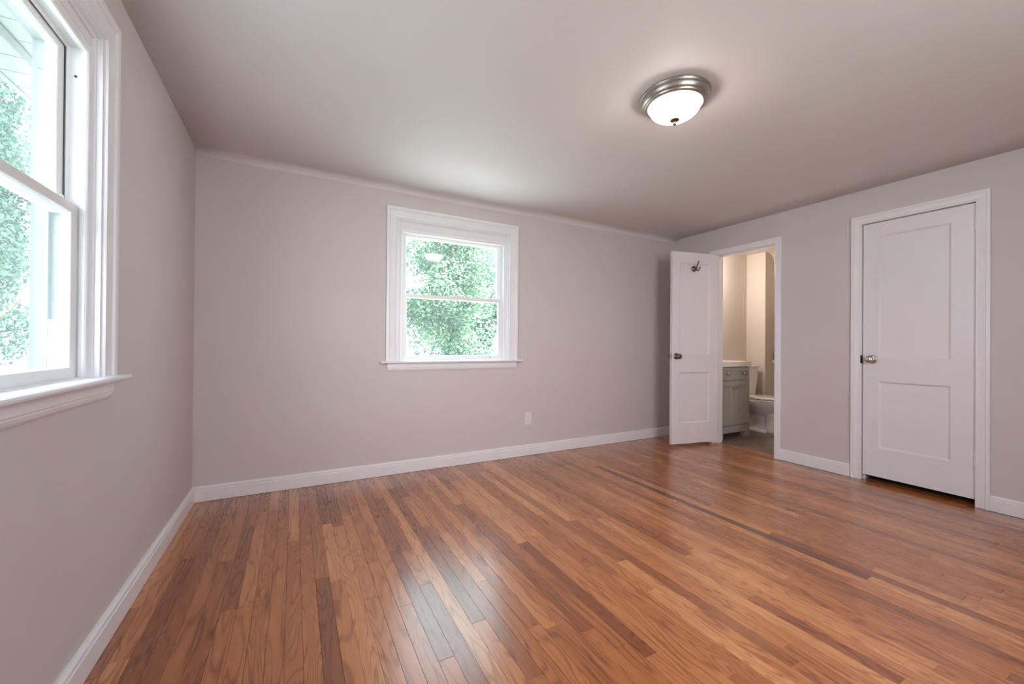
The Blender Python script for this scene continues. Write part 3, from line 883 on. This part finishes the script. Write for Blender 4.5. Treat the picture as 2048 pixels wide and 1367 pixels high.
def toilet():
    cx, yb = 5.205, 3.385
    root = empty('toilet', (cx, 3.05, 0), 'white porcelain toilet beside the grey vanity', 'toilet')
    bm = bmesh.new()
    # tank: tapers towards the bottom
    def tank_ring(z, hw, hd):
        pts = []
        r = 0.03; n = 5
        for sx_, sy_, st in ((1, 1, 0), (-1, 1, 1), (-1, -1, 2), (1, -1, 3)):
            for k in range(n + 1):
                a = (st + k / n) * math.pi / 2
                pts.append(bm.verts.new((cx + sx_ * (hw - r) + r * math.cos(a), yb - 0.105 + sy_ * (hd - r) + r * math.sin(a), z)))
        return pts
    rs = [tank_ring(z, a, b_) for z, a, b_ in ((0.400, 0.150, 0.080), (0.42, 0.160, 0.085), (0.60, 0.188, 0.094), (0.775, 0.200, 0.098))]
    for i in range(len(rs) - 1):
        for k in range(len(rs[0])):
            k2 = (k + 1) % len(rs[0]); bm.faces.new([rs[i][k], rs[i][k2], rs[i + 1][k2], rs[i + 1][k]])
    bm.faces.new(rs[0]); bm.faces.new(rs[-1][::-1])
    obj('tank', bm, 'porcelain', root, smooth=False, bevel=0.004)
    obj('tank_lid', B(cx - 0.208, cx + 0.208, yb - 0.212, yb - 0.002, 0.775, 0.815), 'porcelain', root, bevel=0.009, seg=3)
    b = bmesh.new(); tube(b, [(cx - 0.15, yb - 0.203, 0.73), (cx - 0.15, yb - 0.222, 0.73), (cx - 0.10, yb - 0.226, 0.722)], 0.006, 8)
    obj('flush_lever', b, 'chrome', root)
    # bowl and pedestal as lofted egg sections
    def egg(bm_, z, yc, hw, front, back, n=72):
        ring = []
        for k in range(n):
            a = 2 * math.pi * k / n
            s, c_ = math.sin(a), math.cos(a)
            ring.append(bm_.verts.new((cx + hw * s, yc - (front if c_ > 0 else back) * c_, z)))
        return ring
    def loft(bm_, secs):
        rr = [egg(bm_, *s) for s in secs]
        for i in range(len(rr) - 1):
            for k in range(72):
                k2 = (k + 1) % 72; bm_.faces.new([rr[i][k], rr[i][k2], rr[i + 1][k2], rr[i + 1][k]])
        bm_.faces.new(rr[0]); bm_.faces.new(rr[-1][::-1])
    bm = bmesh.new()
    loft(bm, [(0.385, 2.93, 0.182, 0.270, 0.330), (0.377, 2.93, 0.183, 0.272, 0.330), (0.345, 2.93, 0.176, 0.262, 0.320), (0.285, 2.935, 0.160, 0.235, 0.300), (0.245, 2.945, 0.135, 0.195, 0.270), (0.215, 2.955, 0.118, 0.160, 0.250)])
    box(bm, cx - 0.150, cx + 0.150, 3.17, 3.375, 0.345, 0.401)
    obj('bowl', bm, 'porcelain', root, smooth=True, bevel=0)
    bm = bmesh.new()
    loft(bm, [(0.255, 2.875, 0.122, 0.150, 0.105), (0.20, 2.870, 0.116, 0.138, 0.100), (0.10, 2.868, 0.116, 0.145, 0.100), (0.030, 2.868, 0.120, 0.162, 0.100), (0.0, 2.868, 0.122, 0.165, 0.100)])
    obj('pedestal', bm, 'porcelain', root, smooth=True)
    bm = bmesh.new()
    loft(bm, [(0.030, 2.97, 0.112, 0.15, 0.255), (0.026, 2.97, 0.122, 0.16, 0.265), (0.0, 2.97, 0.124, 0.162, 0.267)])
    obj('foot_flange', bm, 'porcelain', root)
    # trapway curving down behind the pedestal
    bm = bmesh.new()
    tube(bm, [(cx, 2.90, 0.265), (cx, 3.02, 0.245), (cx, 3.12, 0.205), (cx, 3.165, 0.13), (cx, 3.165, 0.02)], [0.100, 0.098, 0.090, 0.082, 0.080], 20, (1, 0, 0))
    loft(bm, [(0.27, 3.0, 0.070, 0.17, 0.15), (0.02, 3.0, 0.074, 0.17, 0.17)])
    obj('trapway', bm, 'porcelain', root, smooth=True)
    bm = bmesh.new()
    loft(bm, [(0.386, 2.93, 0.186, 0.276, 0.235), (0.389, 2.93, 0.189, 0.280, 0.238), (0.401, 2.93, 0.189, 0.280, 0.238), (0.405, 2.93, 0.185, 0.276, 0.235)])
    obj('seat', bm, 'porcelain', root, smooth=False)
    bm = bmesh.new()
    loft(bm, [(0.411, 2.935, 0.186, 0.278, 0.238), (0.414, 2.935, 0.190, 0.283, 0.240), (0.428, 2.935, 0.190, 0.283, 0.240), (0.436, 2.935, 0.182, 0.274, 0.232), (0.440, 2.935, 0.12, 0.20, 0.17)])
    obj('seat_lid', bm, 'porcelain', root, smooth=False)
    for s in (-1, 1):
        b = bmesh.new(); lathe(b, [(0.014, 0.0), (0.014, 0.012), (0.008, 0.018), (0.0005, 0.02)], lambda x, y, h: (cx + s * 0.105 + x, 3.02 + y, h + 0.029), 14, True, False)
        obj('bolt_cap', b, 'porcelain', root, smooth=True)
toilet()

def ledge():
    root = empty('wall_ledge', (5.70, 3.146, 0.875), 'small white ledge fixed to bathroom wall above the toilet seat', 'ledge')
    bm = bmesh.new(); box(bm, 5.628, 5.734, 3.085, 3.1475, 0.868, 0.880)
    obj('shelf', bm, 'trim_white', root, bevel=0.003)
    bm = bmesh.new(); box(bm, 5.640, 5.734, 3.125, 3.1475, 0.835, 0.868)
    obj('bracket', bm, 'trim_white', root, bevel=0.003)
ledge()
b = bmesh.new()
lathe(b, [(0.022, 0.8805), (0.024, 0.884), (0.024, 0.965), (0.019, 0.972), (0.011, 0.977), (0.011, 0.990), (0.013, 0.991), (0.013, 1.003), (0.0005, 1.004)], lambda x, y, h: (5.672 + x, 3.115 + y, h), 20, True, False)
tag(obj('bottle', b, 'slot_dark', None, smooth=True), 'small dark bottle standing on the white bathroom ledge', 'bottle')

# closet behind the closed door
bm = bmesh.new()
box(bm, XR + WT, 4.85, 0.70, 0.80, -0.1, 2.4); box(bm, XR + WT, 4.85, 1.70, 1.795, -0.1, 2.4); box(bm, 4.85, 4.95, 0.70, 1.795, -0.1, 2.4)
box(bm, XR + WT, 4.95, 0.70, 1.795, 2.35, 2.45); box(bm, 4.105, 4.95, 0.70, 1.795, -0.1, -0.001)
struct('wall_closet', bm, 'closet_dark', 'dark closet interior seen under the closed door', 'wall')  # unlit look of the closet put into its dark colour

# ------------------------------------------------------------------ outdoors
def eave():
    # eave overhanging the left wall: boards, a grey vent strip and the outer boards
    bm = bmesh.new()
    for k in range(46):
        y = -1.2 + k * 0.16
        box(bm, -1.300, -0.735, y, y + 0.154, 2.405, 2.42)
    box(bm, -1.30, -0.735, -1.2, 6.16, 2.415, 2.43)
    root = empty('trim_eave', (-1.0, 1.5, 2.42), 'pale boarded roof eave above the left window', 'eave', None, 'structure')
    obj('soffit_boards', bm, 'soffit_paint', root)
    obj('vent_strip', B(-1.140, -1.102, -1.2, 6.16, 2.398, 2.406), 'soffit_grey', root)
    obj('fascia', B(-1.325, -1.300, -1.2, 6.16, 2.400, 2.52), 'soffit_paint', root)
eave()
struct('ground_lawn', B(-30, 34, -20, 40, -0.9, -0.8), 'grass', 'green lawn below the windows', 'lawn')

def tree_meshes(seed, leafm, n_leaf, R, H, zc):
    rnd = random.Random(seed)
    bm = bmesh.new()
    lay = bm.loops.layers.float_color.new('leaf_tone')
    clumps = []
    for k in range(90):
        a = rnd.uniform(0, 2 * math.pi); u = rnd.uniform(-1, 1); rr = rnd.uniform(0.25, 1.0)
        s = math.sqrt(1 - u * u)
        clumps.append((Vector((R * rr * s * math.cos(a), R * rr * s * math.sin(a), zc + H * rr * u)), rnd.uniform(0.30, 0.62), rnd.uniform(-0.25, 0.25)))
    for k in range(n_leaf):
        c, r, tn = clumps[rnd.randrange(len(clumps))]
        v = Vector((rnd.gauss(0, 1), rnd.gauss(0, 1), rnd.gauss(0, 0.8)))
        v.normalize()
        p = c + v * r * rnd.uniform(0.35, 1.0) ** 0.5
        d = Vector((rnd.gauss(0, 1), rnd.gauss(0, 1), rnd.gauss(-0.3, 0.6))).normalized()
        s = d.cross(Vector((rnd.gauss(0, .5), rnd.gauss(0, .5), 1))).normalized()
        n = s.cross(d)
        L = rnd.uniform(0.050, 0.095); Wd = L * rnd.uniform(0.26, 0.36)
        q = [p - d * L * 0.5, p + s * Wd + n * L * 0.06, p + d * L * 0.5 - n * L * 0.05, p - s * Wd + n * L * 0.06]
        vs = [bm.verts.new(x) for x in q]
        t = min(1, max(0, rnd.gauss(0.45, 0.25) + tn))
        for fc in (bm.faces.new([vs[0], vs[1], vs[2]]), bm.faces.new([vs[0], vs[2], vs[3]])):
            for lp in fc.loops: lp[lay] = (t, t, t, 1)
    me = bpy.data.meshes.new('foliage'); bm.to_mesh(me); bm.free()
    me.materials.append(MATS[leafm])
    bm = bmesh.new()
    tube(bm, [(0, 0, -0.8), (0.05, 0.02, -0.4), (-0.03, 0.05, 0.0), (0.04, 0.0, zc), (0.0, 0.03, zc + H * 0.7)], [0.22, 0.17, 0.14, 0.09, 0.03], 12)
    for k in range(9):
        a = k * 2.4; z0 = -0.6 + k * 0.45
        e_ = Vector((math.cos(a) * R * 0.75, math.sin(a) * R * 0.75, z0 + 1.0))
        tube(bm, [(0, 0, z0), tuple(Vector((0, 0, z0)).lerp(e_, 0.5) + Vector((0, 0, 0.15))), tuple(e_)], [0.06, 0.04, 0.012], 7)
    bmesh.ops.recalc_face_normals(bm, faces=bm.faces)
    mt = bpy.data.meshes.new('trunk'); bm.to_mesh(mt); bm.free(); mt.materials.append(MATS['bark'])
    return me, mt
T_LIGHT = tree_meshes(3, 'leaf_light', 46000, 1.10, 2.6, 2.2)
T_DARK = tree_meshes(8, 'leaf_dark', 46000, 1.10, 2.6, 2.2)
def tree(ms, x, y, rz, s, label, tall=1.0):
    r = empty('leafy_tree', (x, y, 0.8 * (tall - 1)), label, 'tree', 'trees outside the windows')
    r.rotation_euler = (0, 0, rz); r.scale = (s, s, tall)
    for nm, me in (('foliage', ms[0]), ('trunk', ms[1])):
        o = bpy.data.objects.new(nm, me); COL.objects.link(o); o.parent = r
tree(T_LIGHT, 3.25, 9.2, 0.3, 1.0, 'pale green leafy tree filling the panes of the back window')
tree(T_DARK, 5.35, 12.7, 2.1, 1.0, 'deeper green tree behind, at the right side of the back window')
tree(T_LIGHT, 1.75, 12.6, 1.7, 1.0, 'green tree behind, at the left side of the back window')
tree(T_LIGHT, 6.9, 9.3, 5.2, 1.0, 'green tree standing right of the one filling the back window')
tree(T_LIGHT, -0.4, 9.5, 1.2, 1.0, 'green tree standing left of the one filling the back window')
tree(T_DARK, -4.9, 9.9, 4.0, 1.0, 'dark green tree seen through the left-hand window', 1.55)
tree(T_DARK, -6.6, 13.4, 3.0, 1.0, 'green tree standing behind the one in the left-hand window', 1.55)
tree(T_LIGHT, -8.3, 9.6, 0.9, 1.0, 'green tree further left behind the left-hand window', 1.55)
